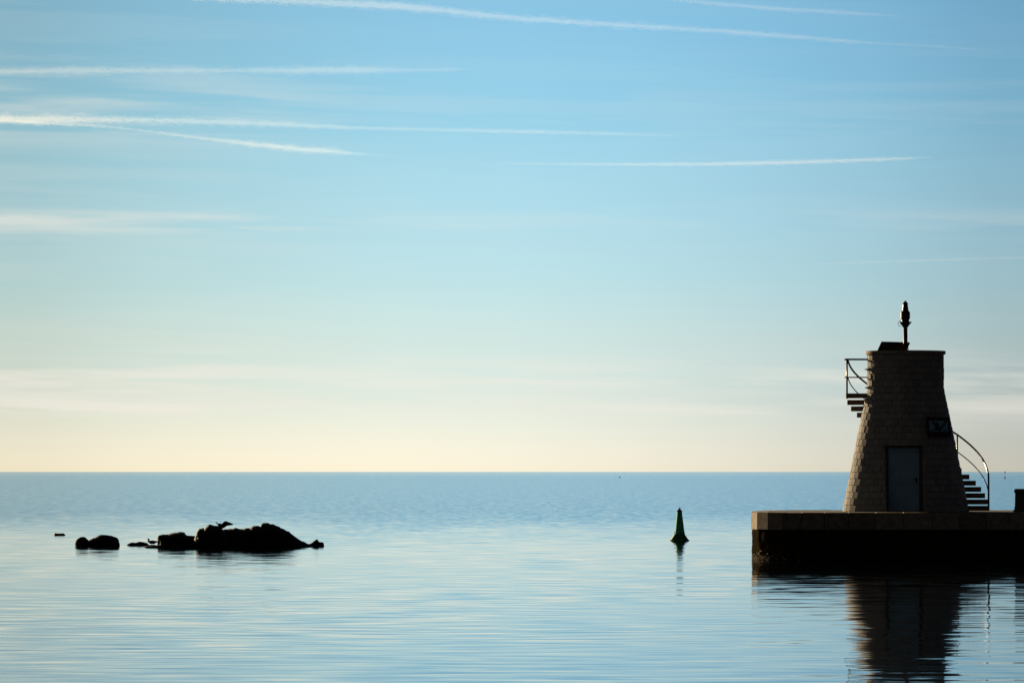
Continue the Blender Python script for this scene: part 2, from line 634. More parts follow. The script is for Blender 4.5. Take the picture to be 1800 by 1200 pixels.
# mortar core behind the blocks
NS = 120
zs = [0, DZ, ZK, ZT]
rg = [[bm.verts.new(pol(RW(z) - .03, 2 * math.pi * k / NS, z)) for k in range(NS)] for z in zs]
for j in range(len(zs) - 1):
    for k in range(NS):
        k2 = (k + 1) % NS
        am = 2 * math.pi * (k + .5) / NS
        am = am - 2 * math.pi if am > math.pi else am
        if j == 0 and abs(am) < 1.2 and abs(math.sin(am) * 1.7 - DXC) < .62:
            continue
        f = bm.faces.new((rg[j][k], rg[j][k2], rg[j + 1][k2], rg[j + 1][k]))
        f.material_index = 1
f = bm.faces.new(rg[-1])
f.material_index = 1
# reveals of the door opening
RD = RW(DZ)
YD = -(math.sqrt(RD * RD - .36) - .16)       # plane of the door
for sgn in (-1, 1):
    xa, xb = DXC + sgn * DHW, DXC + sgn * (DHW + .09)
    yb = lambda z, xx: -math.sqrt(RW(z) ** 2 - xx * xx) + .03
    c = [Vector((xa, yb(0, xa), 0.001)), Vector((xb, yb(0, xb), 0.001)), Vector((xb, YD + .2, 0.001)), Vector((xa, YD + .2, 0.001)),
         Vector((xa, yb(DZ, xa), DZ)), Vector((xb, yb(DZ, xb), DZ)), Vector((xb, YD + .2, DZ)), Vector((xa, YD + .2, DZ))]
    hexa(bm, c, 0)
c = [Vector((DXC - DHW - .08, yb(DZ, DHW) + .01, DZ)), Vector((DXC + DHW + .08, yb(DZ, DHW) + .01, DZ)), Vector((DXC + DHW + .08, YD + .2, DZ)), Vector((DXC - DHW - .08, YD + .2, DZ))]
hexa(bm, c + [v + Vector((0, 0, .09)) for v in c], 0)
obj('wall', bm, [M_BLOCK, M_MORTAR], tower)

bm = bmesh.new()
NCO = 30
for k in range(NCO):
    a0, a1 = 2 * math.pi * k / NCO, 2 * math.pi * (k + 1) / NCO
    ro, ri = 70.4 * U, 50 * U
    prof = [[pol(r, a0 + (a1 - a0) * s / 3, 0) for s in range(4)] for r in (ro, ri)]
    ring = prof[0] + prof[1][::-1]
    b_ = [bm.verts.new(v + Vector((0, 0, ZT + .002))) for v in ring]
    t_ = [bm.verts.new(v + Vector((0, 0, ZT + .105))) for v in ring]
    bm.faces.new(b_)
    bm.faces.new(t_)
    for q in range(len(ring)):
        q2 = (q + 1) % len(ring)
        bm.faces.new((b_[q], b_[q2], t_[q2], t_[q]))
bmesh.ops.remove_doubles(bm, verts=bm.verts, dist=.0005)
obj('coping', bm, M_COPING, tower)

# door
bm = bmesh.new()
DW = 0.48
z0d, z1d = 0.03, DZ - .07
box(bm, DXC - DW, DXC + DW, YD, YD + .05, z0d, z1d)
bev(bm, .004)
door = obj('door', bm, M_DOOR, tower)
bm = bmesh.new()
for (zz0, zz1) in ((z0d + .13, .84), (.90, z1d - .13)):
    box(bm, DXC - DW + .10, DXC + DW - .10, YD - .006, YD - .0005, zz0, zz1)
box(bm, DXC - DW + .02, DXC + DW - .02, YD - .016, YD - .0005, .855, .885)
bev(bm, .004)
obj('panel_trim', bm, M_DOOR, door)
bm = bmesh.new()
box(bm, DXC + DW - .115, DXC + DW - .065, YD - .012, YD - .0005, .86, 1.06)
tube(bm, [(DXC + DW - .09, YD - .01, 1.0), (DXC + DW - .09, YD - .05, 1.0), (DXC + DW - .20, YD - .055, 1.0)], .011)
obj('handle', bm, M_IRON, door)
bm = bmesh.new()
for sgn in (-1, 1):
    xa, xb = sorted((DXC + sgn * (DW + .006), DXC + sgn * (DHW - .003)))
    box(bm, xa, xb, YD - .03, YD + .06, 0.004, DZ - .004)
box(bm, DXC - DW - .004, DXC + DW + .004, YD - .03, YD + .06, z1d + .006, DZ - .004)
bev(bm, .004)
obj('door_frame', bm, M_DFRAME, tower)
bm = bmesh.new()
box(bm, DXC - DHW + .01, DXC + DHW - .01, -1.90, YD + .07, .003, .026)
bev(bm, .006)
obj('door_sill', bm, M_COPING, tower)

# helical stair of cantilevered blocks round the back of the tower
RISE, TT = 0.1950, 0.157
phi = math.radians(-7.0)
steps = []
for k in range(19):
    zt = .182 + RISE * k
    steps.append((phi, zt, RW(zt) + .64))
    phi += (.345 if k < 6 else .383) / (RW(zt) + .64)
for k, (ph, zt, ro) in enumerate(steps[:-1]):
    bm = bmesh.new()
    M_ = Matrix.Rotation(ph, 4, 'Z')
    box(bm, RW(zt - TT) - .05 - .03, ro, -.165, .165, zt - TT, zt, M_)
    bev(bm, .008)
    obj('tread', bm, M_CONC, tower)
ph, zt, ro = steps[-1]
bm = bmesh.new()
pa = [ph - .09 + (math.radians(183) - ph + .09) * s / 6 for s in range(7)]
poly = [(ro * math.cos(q), ro * math.sin(q)) for q in pa] + [((RW(zt - TT) - .05) * math.cos(q), (RW(zt - TT) - .05) * math.sin(q)) for q in pa[::-1]]
prism(bm, poly, zt - TT + .012, zt)
bev(bm, .008)
obj('platform', bm, M_CONC, tower)

HR = 1.06
INS = .035


def cyl(r, ph, z):
    return (r * math.cos(ph), r * math.sin(ph), z)


def helix(h):
    out = []
    for k, (ph, zt, ro) in enumerate(steps):
        out.append(cyl(ro - INS, ph, zt + h))
    # smooth: insert midpoints
    fin = []
    for p, q, k in zip(out, out[1:], range(99)):
        fin.append(p)
        (pa, za, ra), (pb, zb, rb) = steps[k], steps[k + 1]
        fin.append(cyl((ra + rb) / 2 - INS, (pa + pb) / 2, (za + zb) / 2 + h))
    fin.append(out[-1])
    return fin


zp, rp = steps[-1][1], steps[-1][2]
PE = math.radians(181.0)
hx = helix(HR)
p0 = steps[0]
# the rail: rises from the foot of the stair, bends over and climbs round the tower to the platform
foot = [cyl(p0[2] - INS + .03, p0[0] - .03, .03), cyl(p0[2] - INS + .03, p0[0] - .03, p0[1] + HR - .22), cyl(p0[2] - INS + .025, p0[0] - .015, p0[1] + HR - .08)]
tail = [cyl(rp - INS, math.radians(174), zp + HR), cyl(rp - INS, PE, zp + HR)]
bm = bmesh.new()
tube(bm, foot + hx[1:] + tail, .030, 10)
obj('handrail', bm, M_STEEL, tower, smooth=True)
bm = bmesh.new()
hm = helix(.52)
tube(bm, [cyl(p0[2] - INS + .03, p0[0] - .03, p0[1] + .42)] + hm[1:] + [cyl(rp - INS, math.radians(174), zp + .5), cyl(rp - INS, PE, zp + .5)], .017, 8)
obj('middle_rail', bm, M_STEEL, tower, smooth=True)
for k in (6, 12):
    ph, zt, ro = steps[k]
    bm = bmesh.new()
    tube(bm, [cyl(ro - INS, ph, zt - TT + .01), cyl(ro - INS, ph, zt + HR)], .027, 10)
    obj('rail_post', bm, M_STEEL, tower, smooth=True)
bm = bmesh.new()
tube(bm, [cyl(rp - INS, PE, zp - TT - .01), cyl(rp - INS, PE, zp + HR)], .029, 10)
obj('rail_post', bm, M_STEEL, tower, smooth=True)
for h, r_ in ((HR + .002, .030), (.50, .020)):
    bm = bmesh.new()
    tube(bm, [cyl(rp + .05, PE, zp + h), cyl(R1 - .02, PE, zp + h)], r_, 10)
    obj('end_rail', bm, M_STEEL, tower, smooth=True)
for zz in (4.44, 3.87):
    bm = bmesh.new()
    c_ = math.radians(188)
    w_ = .17 / R1
    tube(bm, [cyl(R1 - .03, c_ - w_, zz), cyl(R1 + .075, c_ - w_, zz), cyl(R1 + .085, c_, zz), cyl(R1 + .075, c_ + w_, zz), cyl(R1 - .03, c_ + w_, zz)], .018, 8)
    obj('step_iron', bm, M_IRON, tower, smooth=True)
ROOF = BASE + ZT

# ------------------------------------------------------------------ beacon lantern on the roof
lan = thing('beacon_lantern', 'dark red harbour light on a slim pole standing on the tower roof', 'lantern', (TX, TD, ROOF + .001))
Z = lambda py: (897.6 - py) * U - ZT           # heights above the roof from photo rows
bm = bmesh.new()
lathe(bm, [(.19, .0), (.19, .02), (.075, .03), (.066, .05), (.066, Z(573.5))], 24)
obj('pole', bm, M_RED, lan, smooth=True)
bm = bmesh.new()
lathe(bm, [(.068, Z(575)), (.11, Z(571.5)), (.175, Z(567)), (.20, Z(565.6)), (.20, Z(564.8)), (.15, Z(564.6)), (.12, Z(564.9))], 20)
obj('gallery', bm, M_REDD, lan)
bm = bmesh.new()
lathe(bm, [(.12, Z(564.4)), (.12, Z(561.5)), (.128, Z(560)), (.148, Z(558.5)), (.148, Z(548)), (.125, Z(546.3)), (.10, Z(545)), (.09, Z(540)), (.076, Z(534.4))], 20)
obj('lamp_body', bm, M_REDD, lan)
bm = bmesh.new()
lathe(bm, [(.078, Z(534.2)), (.092, Z(533.0)), (.06, Z(530.5)), (.004, Z(527.2))], 16)
obj('cap', bm, M_REDD, lan)
bm = bmesh.new()
ring = [(-.17 + .062 * math.cos(q), -.03, Z(567.8) + .085 * math.sin(q)) for q in [math.radians(60 + d * 12) for d in range(0, 21)]]
tube(bm, ring, .008, 6)
obj('cable_loop', bm, M_IRON, lan, smooth=True)

# ------------------------------------------------------------------ solar panel on the roof
AZS = math.radians(42.0)
pw, pl, tl = 1.26, .64, math.radians(57)
wv = Vector((math.cos(AZS), math.sin(AZS), 0))
uv = Vector((math.sin(AZS) * math.cos(tl), -math.cos(AZS) * math.cos(tl), math.sin(tl)))
nv = wv.cross(uv)                               # points away from the camera, to the sun
if nv.dot(SUN_DIR) < 0:
    nv = -nv
topc = Vector(((1575.2 - 1591.8) * U, 0.10, Z(600.3)))
PM = Matrix(((wv.x, uv.x, nv.x, topc.x), (wv.y, uv.y, nv.y, topc.y), (wv.z, uv.z, nv.z, topc.z), (0, 0, 0, 1)))
pan = thing('solar_panel', 'tilted solar panel with a metal frame behind the lantern pole on the tower roof', 'solar panel', (TX, TD, ROOF + .001))
bm = bmesh.new()
box(bm, -pw / 2 + .012, pw / 2 - .012, -pl + .012, -.012, -.012, .006, PM)
obj('backing', bm, M_PANEL, pan)
bm = bmesh.new()
box(bm, -pw / 2 + .014, pw / 2 - .014, -pl + .014, -.014, .008, .014, PM)
obj('cells', bm, M_CELL, pan)
bm = bmesh.new()
box(bm, -pw / 2, pw / 2, -.028, 0, -.028, .018, PM)
box(bm, -pw / 2, pw / 2, -pl, -pl + .028, -.028, .018, PM)
box(bm, -pw / 2, -pw / 2 + .028, -pl + .029, -.029, -.028, .018, PM)
box(bm, pw / 2 - .028, pw / 2, -pl + .029, -.029, -.028, .018, PM)
box(bm, -pw / 2 + .03, pw / 2 - .03, -pl * .42, -pl * .42 + .035, -.028, -.013, PM)
obj('frame', bm, M_IRON, pan)
for sx in (-.45, .45):
    a_ = PM @ Vector((sx * pw, -.08, -.03))
    bm = bmesh.new()
    tube(bm, [a_, Vector((a_.x + .02, a_.y - .02, 0.0))], .014, 6)
    obj('support', bm, M_IRON, pan)
    b_ = PM @ Vector((sx * pw, -pl + .03, -.03))
    bm = bmesh.new()
    tube(bm, [b_, Vector((b_.x, b_.y, 0.0))], .014, 6)
    obj('support', bm, M_IRON, pan)

# ------------------------------------------------------------------ warning sign on the tower wall
zc = (897.6 - 750.5) * U
sa = math.asin((1642.0 - 1591.8) / ((RW(zc) + .02) / U))
SW_, SH_ = .99, .62
base_p = pol(RW(zc) + .03, sa, zc)
nrm = Vector((math.sin(sa), -math.cos(sa), .10)).normalized()
tx = Vector((math.cos(sa), math.sin(sa), 0))
ty = nrm.cross(tx)
if ty.z < 0:
    ty = -ty
sgn_o = thing('warning_sign', 'no swimming sign with dark border fixed to the tower wall right of the door', 'sign', (TX + base_p.x, TD + base_p.y, BASE + base_p.z))
SM = Matrix(((tx.x, ty.x, nrm.x, 0), (tx.y, ty.y, nrm.y, 0), (tx.z, ty.z, nrm.z, 0), (0, 0, 0, 1)))
bm = bmesh.new()
box(bm, -SW_ / 2, SW_ / 2, -SH_ / 2, SH_ / 2, 0.03, 0.05, SM)
bev(bm, .004)
obj('board', bm, M_SRED, sgn_o)
for sx in (-.3, .3):
    bm = bmesh.new()
    box(bm, sx - .02, sx + .02, -.25, .25, -.12, .029, SM)
    obj('bracket', bm, M_IRON, sgn_o)
bm = bmesh.new()
FX0, FX1, FY0, FY1 = -.40, .40, -.15, .20
box(bm, FX0, FX1, FY0, FY1, .051, .053, SM)
obj('picture_field', bm, M_SWHITE, sgn_o)


def flat_poly(bm, poly, z, th=.002):
    b_ = [bm.verts.new(SM @ Vector((x, y, z))) for x, y in poly]
    t_ = [bm.verts.new(SM @ Vector((x, y, z + th))) for x, y in poly]
    bm.faces.new(b_)
    bm.faces.new(t_)
    for q in range(len(poly)):
        q2 = (q + 1) % len(poly)
        bm.faces.new((b_[q], b_[q2], t_[q2], t_[q]))


bm = bmesh.new()
flat_poly(bm, [(-.07 + .088 * math.cos(q * math.pi / 10), .05 + .088 * math.sin(q * math.pi / 10)) for q in range(20)], .054)
flat_poly(bm, [(.02, -.02), (.10, .05), (.13, .03), (.03, -.085), (-.27, -.075), (-.20, -.04)], .0542)
flat_poly(bm, [(-.30, .17), (-.24, .19), (-.10, .05), (-.14, .02)], .0544)
obj('swimmer', bm, M_SBLACK, sgn_o)
bm = bmesh.new()
for row_ in range(2):
    yb_ = -.085 - row_ * .045
    top_, bot_ = [], []
    for q in range(33):
        x_ = FX0 + .01 + (FX1 - FX0 - .02) * q / 32
        y_ = yb_ + .016 * math.sin(x_ * 24 + row_ * 1.3)
        top_.append((x_, y_ + .009))
        bot_.append((x_, y_ - .009))
    flat_poly(bm, top_ + bot_[::-1], .0546 + row_ * .0003)
obj('waves', bm, M_SBLUE, sgn_o)
bm = bmesh.new()
flat_poly(bm, [(.31, .198), (.38, .198), (.02, -.14), (-.06, -.14)], .0572)
obj('red_slash', bm, M_SRED, sgn_o)

# ------------------------------------------------------------------ bollard at the right edge of the pier
bx, by = (1808 - 900.0) / F * 150.2, 150.2
bol = thing('mooring_bollard', 'thick dark stone bollard with a rounded cap at the pier\'s right edge of frame', 'bollard', (bx, by, TOP - .003))
kb = 150.2 / F
bm = bmesh.new()
lathe(bm, [(27.5 * kb, 0), (27.5 * kb, .05), (25.5 * kb, .08), (25.0 * kb, .10), (25.6 * kb, .14), (24.6 * kb, .17), (24.0 * kb, .58)], 40)
obj('body', bm, M_BOLLARD, bol, smooth=False)
bm = bmesh.new()
lathe(bm, [(24.2 * kb, .581), (25.8 * kb, .60), (25.8 * kb, .655), (25.2 * kb, .69), (23.5 * kb, .715), (.02, .72)], 40)
obj('cap', bm, M_BOLLARD, bol)


# ------------------------------------------------------------------ rocks
def mound(bm, outline_px, D, depth, seed, rough=.05, cy=0.0, py_water=None, nx=90, nv=24):
    """a rock whose ridge follows the given points; every rock is a closed lump with its own depth"""
    pts_ = [P(x, y, D) for x, y in outline_px]
    xs_ = [p.x for p in pts_]
    x0, x1 = xs_[0], xs_[-1]

    def prof(x):
        for a_, b_ in zip(pts_, pts_[1:]):
            if a_.x <= x <= b_.x:
                if b_.x - a_.x < 1e-6:
                    return max(a_.z, b_.z)
                return a_.z + (b_.z - a_.z) * (x - a_.x) / (b_.x - a_.x)
        return 0.0
    rows_ = []
    xc, hw = (x0 + x1) / 2, (x1 - x0) / 2
    zmax = max(p.z for p in pts_)
    for i in range(nx + 1):
        s_ = i / nx
        x = x0 + (x1 - x0) * s_
        zt_ = prof(x)
        e_ = max(0.0, 1 - ((x - xc) / hw) ** 2)
        d_ = depth * (.25 + .75 * math.sqrt(e_)) * (.55 + .45 * max(0, zt_) / max(.05, zmax))
        row_ = []
        for j in range(nv + 1):
            th = math.pi * j / nv                     # 0 front waterline .. pi back waterline
            cy_, sz = -math.cos(th), math.sin(th)
            cy_ = math.copysign(abs(cy_) ** .8, cy_)
            sz = sz ** .75
            zz = -.35 + (zt_ + .35) * sz
            yy = d_ * cy_
            q = Vector((x * 2.2 + seed, yy * 2.2, zz * 2.6))
            k = noise.noise(q) * rough + (abs(noise.noise(q * 2.3)) - .25) * rough * 1.2 + (abs(noise.noise(q * 5.9)) - .25) * rough * .7
            flat_ = abs(cy_)
            row_.append(bm.verts.new((x - xc + k * .35 * flat_, yy + k * 2.6 * flat_ + k * .4, zz + k * (.9 * flat_ + .22))))
        rows_.append(row_)
    for a_, b_ in zip(rows_, rows_[1:]):
        for j in range(nv):
            bm.faces.new((a_[j], a_[j + 1], b_[j + 1], b_[j]))
    for r_ in (rows_[0], rows_[-1]):
        bm.faces.new(r_)
    # floor
    for a_, b_ in zip(rows_, rows_[1:]):
        bm.faces.new((a_[0], b_[0], b_[-1], a_[-1]))
    return xc


def rock(outline_px, wl_py, depth, seed, label, rough=.05, dback=0.0):
    D = dist_at(wl_py) + depth * .55 + dback
    bm = bmesh.new()
    xc = mound(bm, outline_px, D, depth, seed, rough)
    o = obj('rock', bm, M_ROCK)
    o.location = (xc, D, 0)
    for p in o.data.polygons:
        p.use_smooth = False
    tag(o, label, 'rock', 'rocks in the shallow water')
    return o


rock([(132, 963), (132.4, 952), (134.5, 948), (137.8, 945.4), (141, 943.6), (145, 942.6), (149.3, 943.3), (152.5, 946), (155.8, 949), (158.5, 954), (160, 963)],
     959.8, .28, 1.3, 'small rounded boulder touching the left side of a larger sloping boulder', .035)
rock([(151, 963), (153, 953), (156.5, 949), (161.5, 946.2), (166.7, 944.2), (175.3, 939.8), (181, 939), (188, 939.8), (195.6, 941.2), (205.7, 944.6), (208.6, 949.2), (210.5, 956), (211, 963)],
     959.8, .5, 4.1, 'sloping boulder beside a small round one, left of the main reef', .05)
rock([(221, 959), (224, 956), (230, 953), (233, 952.6), (237.4, 953.2), (241, 952.4), (244.7, 951.2), (250.4, 952), (258.4, 953.6), (262, 957), (263, 959)],
     958, .35, 7.7, 'low flat rock just left of the floating dark bird', .02)
rock([(251, 963), (255, 960.3), (259, 959), (265, 958.2), (271, 958.2), (277, 957.6), (284, 957), (290, 963)],
     962, .3, 9.2, 'very low ledge of rock in front of the floating dark bird', .015)
rock([(276.6, 964), (277, 950), (277.4, 942.5), (279, 940.6), (286.6, 939), (296.7, 938.2), (300, 937), (305, 935.9), (314, 934.7), (318, 934.6), (323.4, 935.2), (325.6, 939.4), (329, 941), (340, 941.4), (347, 942), (352, 950), (355, 964)],
     960.8, .8, 12.5, 'flat topped block of rock forming the left end of the reef', .06)
rock([(339, 965), (341, 948), (344.7, 939.5), (346, 933.5), (348, 930.6), (350.7, 928.5), (356.7, 927.4), (359.7, 928), (363.5, 923.7), (368, 921.1), (372, 922), (376, 923.2), (386, 923.8), (388.5, 926.5), (390.5, 929.6), (396, 936), (402, 950), (407, 965)],
     961.8, .9, 15.1, 'lumpy rock with two humps on which the dark bird stands', .06)
rock([(378, 965), (383, 945), (388, 931), (391.5, 929.6), (395, 929.2), (401, 928.9), (408.5, 928.6), (413, 927.1), (418, 927.9), (423.5, 929.2), (428, 928.8), (432.5, 927.4), (440, 927.4), (444.5, 924.2), (448, 923.6), (452, 923.6), (458, 925.1), (464, 928), (472, 945), (476, 965)],
     961.3, .85, 19.4, 'long middle rock of the reef with a bumpy top edge', .06, .2)
rock([(446, 965), (452, 940), (457.5, 925.5), (459.3, 920), (461, 918.6), (464, 917.9), (470, 918.3), (474.5, 921), (479, 920.6), (486.5, 923.7), (500, 930.3), (508, 934.6), (515, 939.4), (522, 944.6), (530, 950), (536, 952.5), (542, 954.8), (548, 958), (552, 964)],
     960.8, 1.0, 23.9, 'biggest rock of the reef, its top knob sloping down to the right', .07)
rock([(533, 960), (537, 957.6), (542, 956), (546.5, 954.4), (550, 951.6), (554, 948.8), (557.7, 946.9), (559, 949), (560.7, 952), (564, 952.2), (568.2, 952.6), (569.7, 956), (570, 960)],
     960, .3, 27.2, 'small pointed rock at the right tip of the reef', .03)
rock([(93, 942), (94.5, 939), (96.6, 936.4), (100, 937), (104, 936.8), (108, 937), (111, 936.4), (114, 938.6), (116, 942)],
     940.6, .35, 31.0, 'low flat dark rock awash at the far left, apart from the others', .015)


# ------------------------------------------------------------------ birds
def skin_mesh(nodes, edges, sub=2):
    me = bpy.data.meshes.new('figure')
    me.from_pydata([n[:3] for n in nodes], edges, [])
    o = bpy.data.objects.new('figure', me)
    S.collection.objects.link(o)
    md = o.modifiers.new('skin', 'SKIN')
    md.use_smooth_shade = True
    sv = me.skin_vertices[0].data
    for i, nd in enumerate(nodes):
        sv[i].radius = (nd[3], nd[4] if len(nd) > 4 else nd[3])
        sv[i].use_root = (i == 0)
    ss = o.modifiers.new('sub', 'SUBSURF')
    ss.levels = sub
    ss.render_levels = sub
    dg = bpy.context.evaluated_depsgraph_get()
    dg.update()
    me2 = bpy.data.meshes.new_from_object(o.evaluated_get(dg))
    bpy.data.objects.remove(o)
    return me2


def bird_obj(name, me, material, parent):
    me.materials.clear()
    me.materials.append(material)
    o = bpy.data.objects.new(name, me)
    S.collection.objects.link(o)
    o.parent = parent
    me.polygons.foreach_set('use_smooth', [True] * len(me.polygons))
    return o


# cormorant-like bird drying a wing on the rock
BD = dist_at(961.8) + .5
kb = BD / F
zr = P(387, 923.9, BD).z
crm = thing('standing_bird', 'dark long necked bird holding a wing out on top of the lumpy rock', 'bird', (P(387, 930, BD).x, BD, zr - .02))
B = lambda px, py, y=0.0: ((px - 387) * kb, y, (923.9 - py) * kb + .02)
nodes = [(*B(387.6, 923.2), .062, .075), (*B(390.2, 926.0, .03), .045, .05), (*B(392.2, 928.2, .05), .016, .032), (*B(385.2, 921.6, -.01), .050, .06),
         (*B(383.4, 920.9, -.03), .026), (*B(381.9, 919.6, -.04), .018), (*B(380.8, 918.2, -.05), .021), (*B(379.9, 917.3, -.055), .016), (*B(378.6, 916.7, -.06), .006)]
body = bird_obj('body', skin_mesh(nodes, [(0, 1), (1, 2), (0, 3), (3, 4), (4, 5), (5, 6), (6, 7), (7, 8)]), M_FEATHER, crm)


def wing_mesh(bm, pts_, th=.022):
    b_ = [bm.verts.new(Vector(p) + Vector((0, -th / 2, 0))) for p in pts_]
    t_ = [bm.verts.new(Vector(p) + Vector((0, th / 2, 0))) for p in pts_]
    bm.faces.new(b_)
    bm.faces.new(t_)
    for q in range(len(pts_)):
        q2 = (q + 1) % len(pts_)
        bm.faces.new((b_[q], b_[q2], t_[q2], t_[q]))


bm = bmesh.new()
wing_mesh(bm, [B(386.2, 922.8, .03), B(389, 920.7, .05), B(392.0, 917.9, .08), B(395.4, 915.1, .12), B(398, 915.8, .13), B(403, 917.7, .15), B(407.5, 919.8, .17),
               B(409.6, 921.0, .18), B(408.4, 922.4, .18), B(405, 922.9, .16), B(402, 923.4, .14), B(399.0, 923.6, .12), B(396, 925.8, .10), B(393, 927.7, .08), B(390.6, 928.8, .05), B(387, 926.5, .03)], .03)
bev(bm, .006)
obj('wing', bm, M_FEATHER, crm)
bm = bmesh.new()
wing_mesh(bm, [B(384.8, 921.6, -.08), B(387.4, 921.2, -.10), B(390.0, 923.0, -.10), B(392.6, 927.4, -.06), B(388.4, 926.4, -.09), B(385.8, 924.6, -.09)], .03)
bev(bm, .006)
obj('wing', bm, M_FEATHER, crm)
for sx in (-.03, .035):
    bm = bmesh.new()
    tube(bm, [(sx, -.02, .05), (sx - .004, -.02, .0), (sx - .03, -.03, -.008)], .009, 6)
    obj('leg', bm, M_BILL, crm)

# bird afloat beside the reef
SD = dist_at(956.2)
kb2 = SD / F
swm = thing('floating_bird', 'small dark waterbird with a pale breast afloat at the left end of the reef', 'bird', (P(268, 956, SD).x, SD, 0.0))
B2 = lambda px, py, y=0.0: ((px - 268) * kb2, y, (956.2 - py) * kb2)
nodes = [(*B2(268.0, 952.6), .068, .075), (*B2(264.2, 952.3), .062, .066), (*B2(262.0, 951.2, -.005), .040, .044), (*B2(261.5, 949.0, -.01), .032), (*B2(261.4, 947.0, -.012), .038, .04),
         (*B2(260.4, 946.6, -.014), .028), (*B2(259.2, 946.9, -.016), .010), (*B2(257.9, 947.3, -.018), .004),
         (*B2(272.2, 952.4), .050, .055), (*B2(275.0, 951.6), .025, .035), (*B2(277.0, 951.3), .010, .028)]
bird_obj('body', skin_mesh(nodes, [(0, 1), (1, 2), (2, 3), (3, 4), (4, 5), (5, 6), (6, 7), (0, 8), (8, 9), (9, 10)]), M_FEATHER2, swm)
br = skin_mesh([(*B2(261.0, 952.4, -.012), .040, .046), (*B2(260.4, 950.6, -.014), .030, .032), (*B2(260.9, 948.8, -.016), .018, .02)], [(0, 1), (1, 2)])
bird_obj('breast', br, M_BREAST, swm)
bm = bmesh.new()
wing_mesh(bm, [B2(264.5, 951.0, -.074), B2(267.5, 949.6, -.078), B2(271.5, 950.2, -.072), B2(276.4, 951.4, -.036), B2(272, 953.0, -.064), B2(267, 953.6, -.08)], .014)
bev(bm, .003)
obj('wing', bm, M_FEATHER, swm)

# ------------------------------------------------------------------ green buoy
GD = dist_at(950.0)
kg = GD / F
bu = thing('channel_buoy', 'green conical buoy with a small lamp on top floating left of the pier', 'buoy', (P(1194.3, 950, GD).x, GD, 0))
G = lambda py: (950.0 - py) * kg
bm = bmesh.new()
lathe(bm, [(9.6 * kg, G(941)), (9.0 * kg, G(936)), (6.7 * kg, G(917)), (4.5 * kg, G(899.2))], 8)
bmesh.ops.rotate(bm, verts=bm.verts, cent=(0, 0, 0), matrix=Matrix.Rotation(math.radians(18 + 22.5), 3, 'Z'))
obj('tower', bm, M_GREEN, bu)
bm = bmesh.new()
lathe(bm, [(15.8 * kg, -.25), (17.6 * kg, -.02), (17.6 * kg, G(949.0)), (15.6 * kg, G(947.4)), (12.0 * kg, G(942.2)), (9.0 * kg, G(937.6))], 14)
obj('float', bm, M_GREEND, bu)
bm = bmesh.new()
lathe(bm, [(4.0 * kg, G(899.4)), (5.0 * kg, G(898.6)), (5.0 * kg, G(897.0)), (3.2 * kg, G(896.4))], 16)
obj('collar', bm, M_GREEND, bu)
bm = bmesh.new()
lathe(bm, [(2.7 * kg, G(896.6)), (2.8 * kg, G(894.6)), (2.2 * kg, G(893.3)), (1.0 * kg, G(892.7))], 16)
lp = obj('lamp', bm, M_LENS, bu)
bm = bmesh.new()
tube(bm, [(0, 0, G(892.8)), (0, 0, G(889.5))], .35 * kg, 6, None)
obj('bird_spike', bm, M_LENS, bu)
for q in (205, 335):
    qa = math.radians(q)
    bm = bmesh.new()
    d_ = Vector((math.cos(qa), math.sin(qa), 0))
    tube(bm, [d_ * 8.0 * kg + Vector((0, 0, G(934.2))), d_ * 9.6 * kg + Vector((0, 0, G(934.8))), d_ * 10.2 * kg + Vector((0, 0, G(936.4))), d_ * 9.4 * kg + Vector((0, 0, G(938.4)))], .55 * kg, 8)
    obj('lifting_eye', bm, M_STEEL, bu)

# ------------------------------------------------------------------ far marks on the open water
FD = dist_at(841.3)
kf = FD / F
fm = thing('spar_buoy', 'distant thin spar buoy with a topmark against the horizon, right of the stairs', 'buoy', (P(1766.5, 841, FD).x, FD, 0))
H = lambda py: (841.3 - py) * kf
bm = bmesh.new()
lathe(bm, [(1.0 * kf, -.3), (1.25 * kf, H(840.6)), (1.1 * kf, H(839.6)), (.55 * kf, H(838.2)), (.45 * kf, H(836.2))], 14)
obj('float', bm, M_IRON, fm)
bm = bmesh.new()
tube(bm, [(0, 0, H(836.3)), (0, 0, H(831.8))], .16 * kf, 8)
obj('pole', bm, M_IRON, fm)
bm = bmesh.new()
lathe(bm, [(.3 * kf, H(831.9)), (.75 * kf, H(831.2)), (.8 * kf, H(829.4)), (.55 * kf, H(827.8)), (.2 * kf, H(827.2))], 14)
obj('topmark', bm, M_IRON, fm)
ND = dist_at(838.9)
kn = ND / F
bm = bmesh.new()
lathe(bm, [(.8 * kn, -.3), (1.45 * kn, .1 * kn), (1.5 * kn, .8 * kn), (1.1 * kn, 1.4 * kn), (.35 * kn, 1.7 * kn), (.3 * kn, 2.2 * kn)], 16)
ff = obj('mooring_float', bm, M_IRON)
ff.location = (P(1089.3, 838.9, ND).x, ND, 0)
tag(ff, 'tiny dark round float far out just under the horizon', 'float')


# ------------------------------------------------------------------ contrails
def vol_mat(name, dens, color=(1.0, .93, .88), g=0.62):
    m = bpy.data.materials.new(name)
    m.use_nodes = True
    t = m.node_tree
    for nd in list(t.nodes):
        if nd.type != 'OUTPUT_MATERIAL':
            t.nodes.remove(nd)
    v = t.nodes.new('ShaderNodeVolumePrincipled')
    v.inputs['Color'].default_value = (*color, 1)
    v.inputs['Density'].default_value = dens
    v.inputs['Anisotropy'].default_value = g
    t.links.new(v.outputs[0], t.nodes['Material Output'].inputs['Volume'])
    return m


ALT = 2600.0


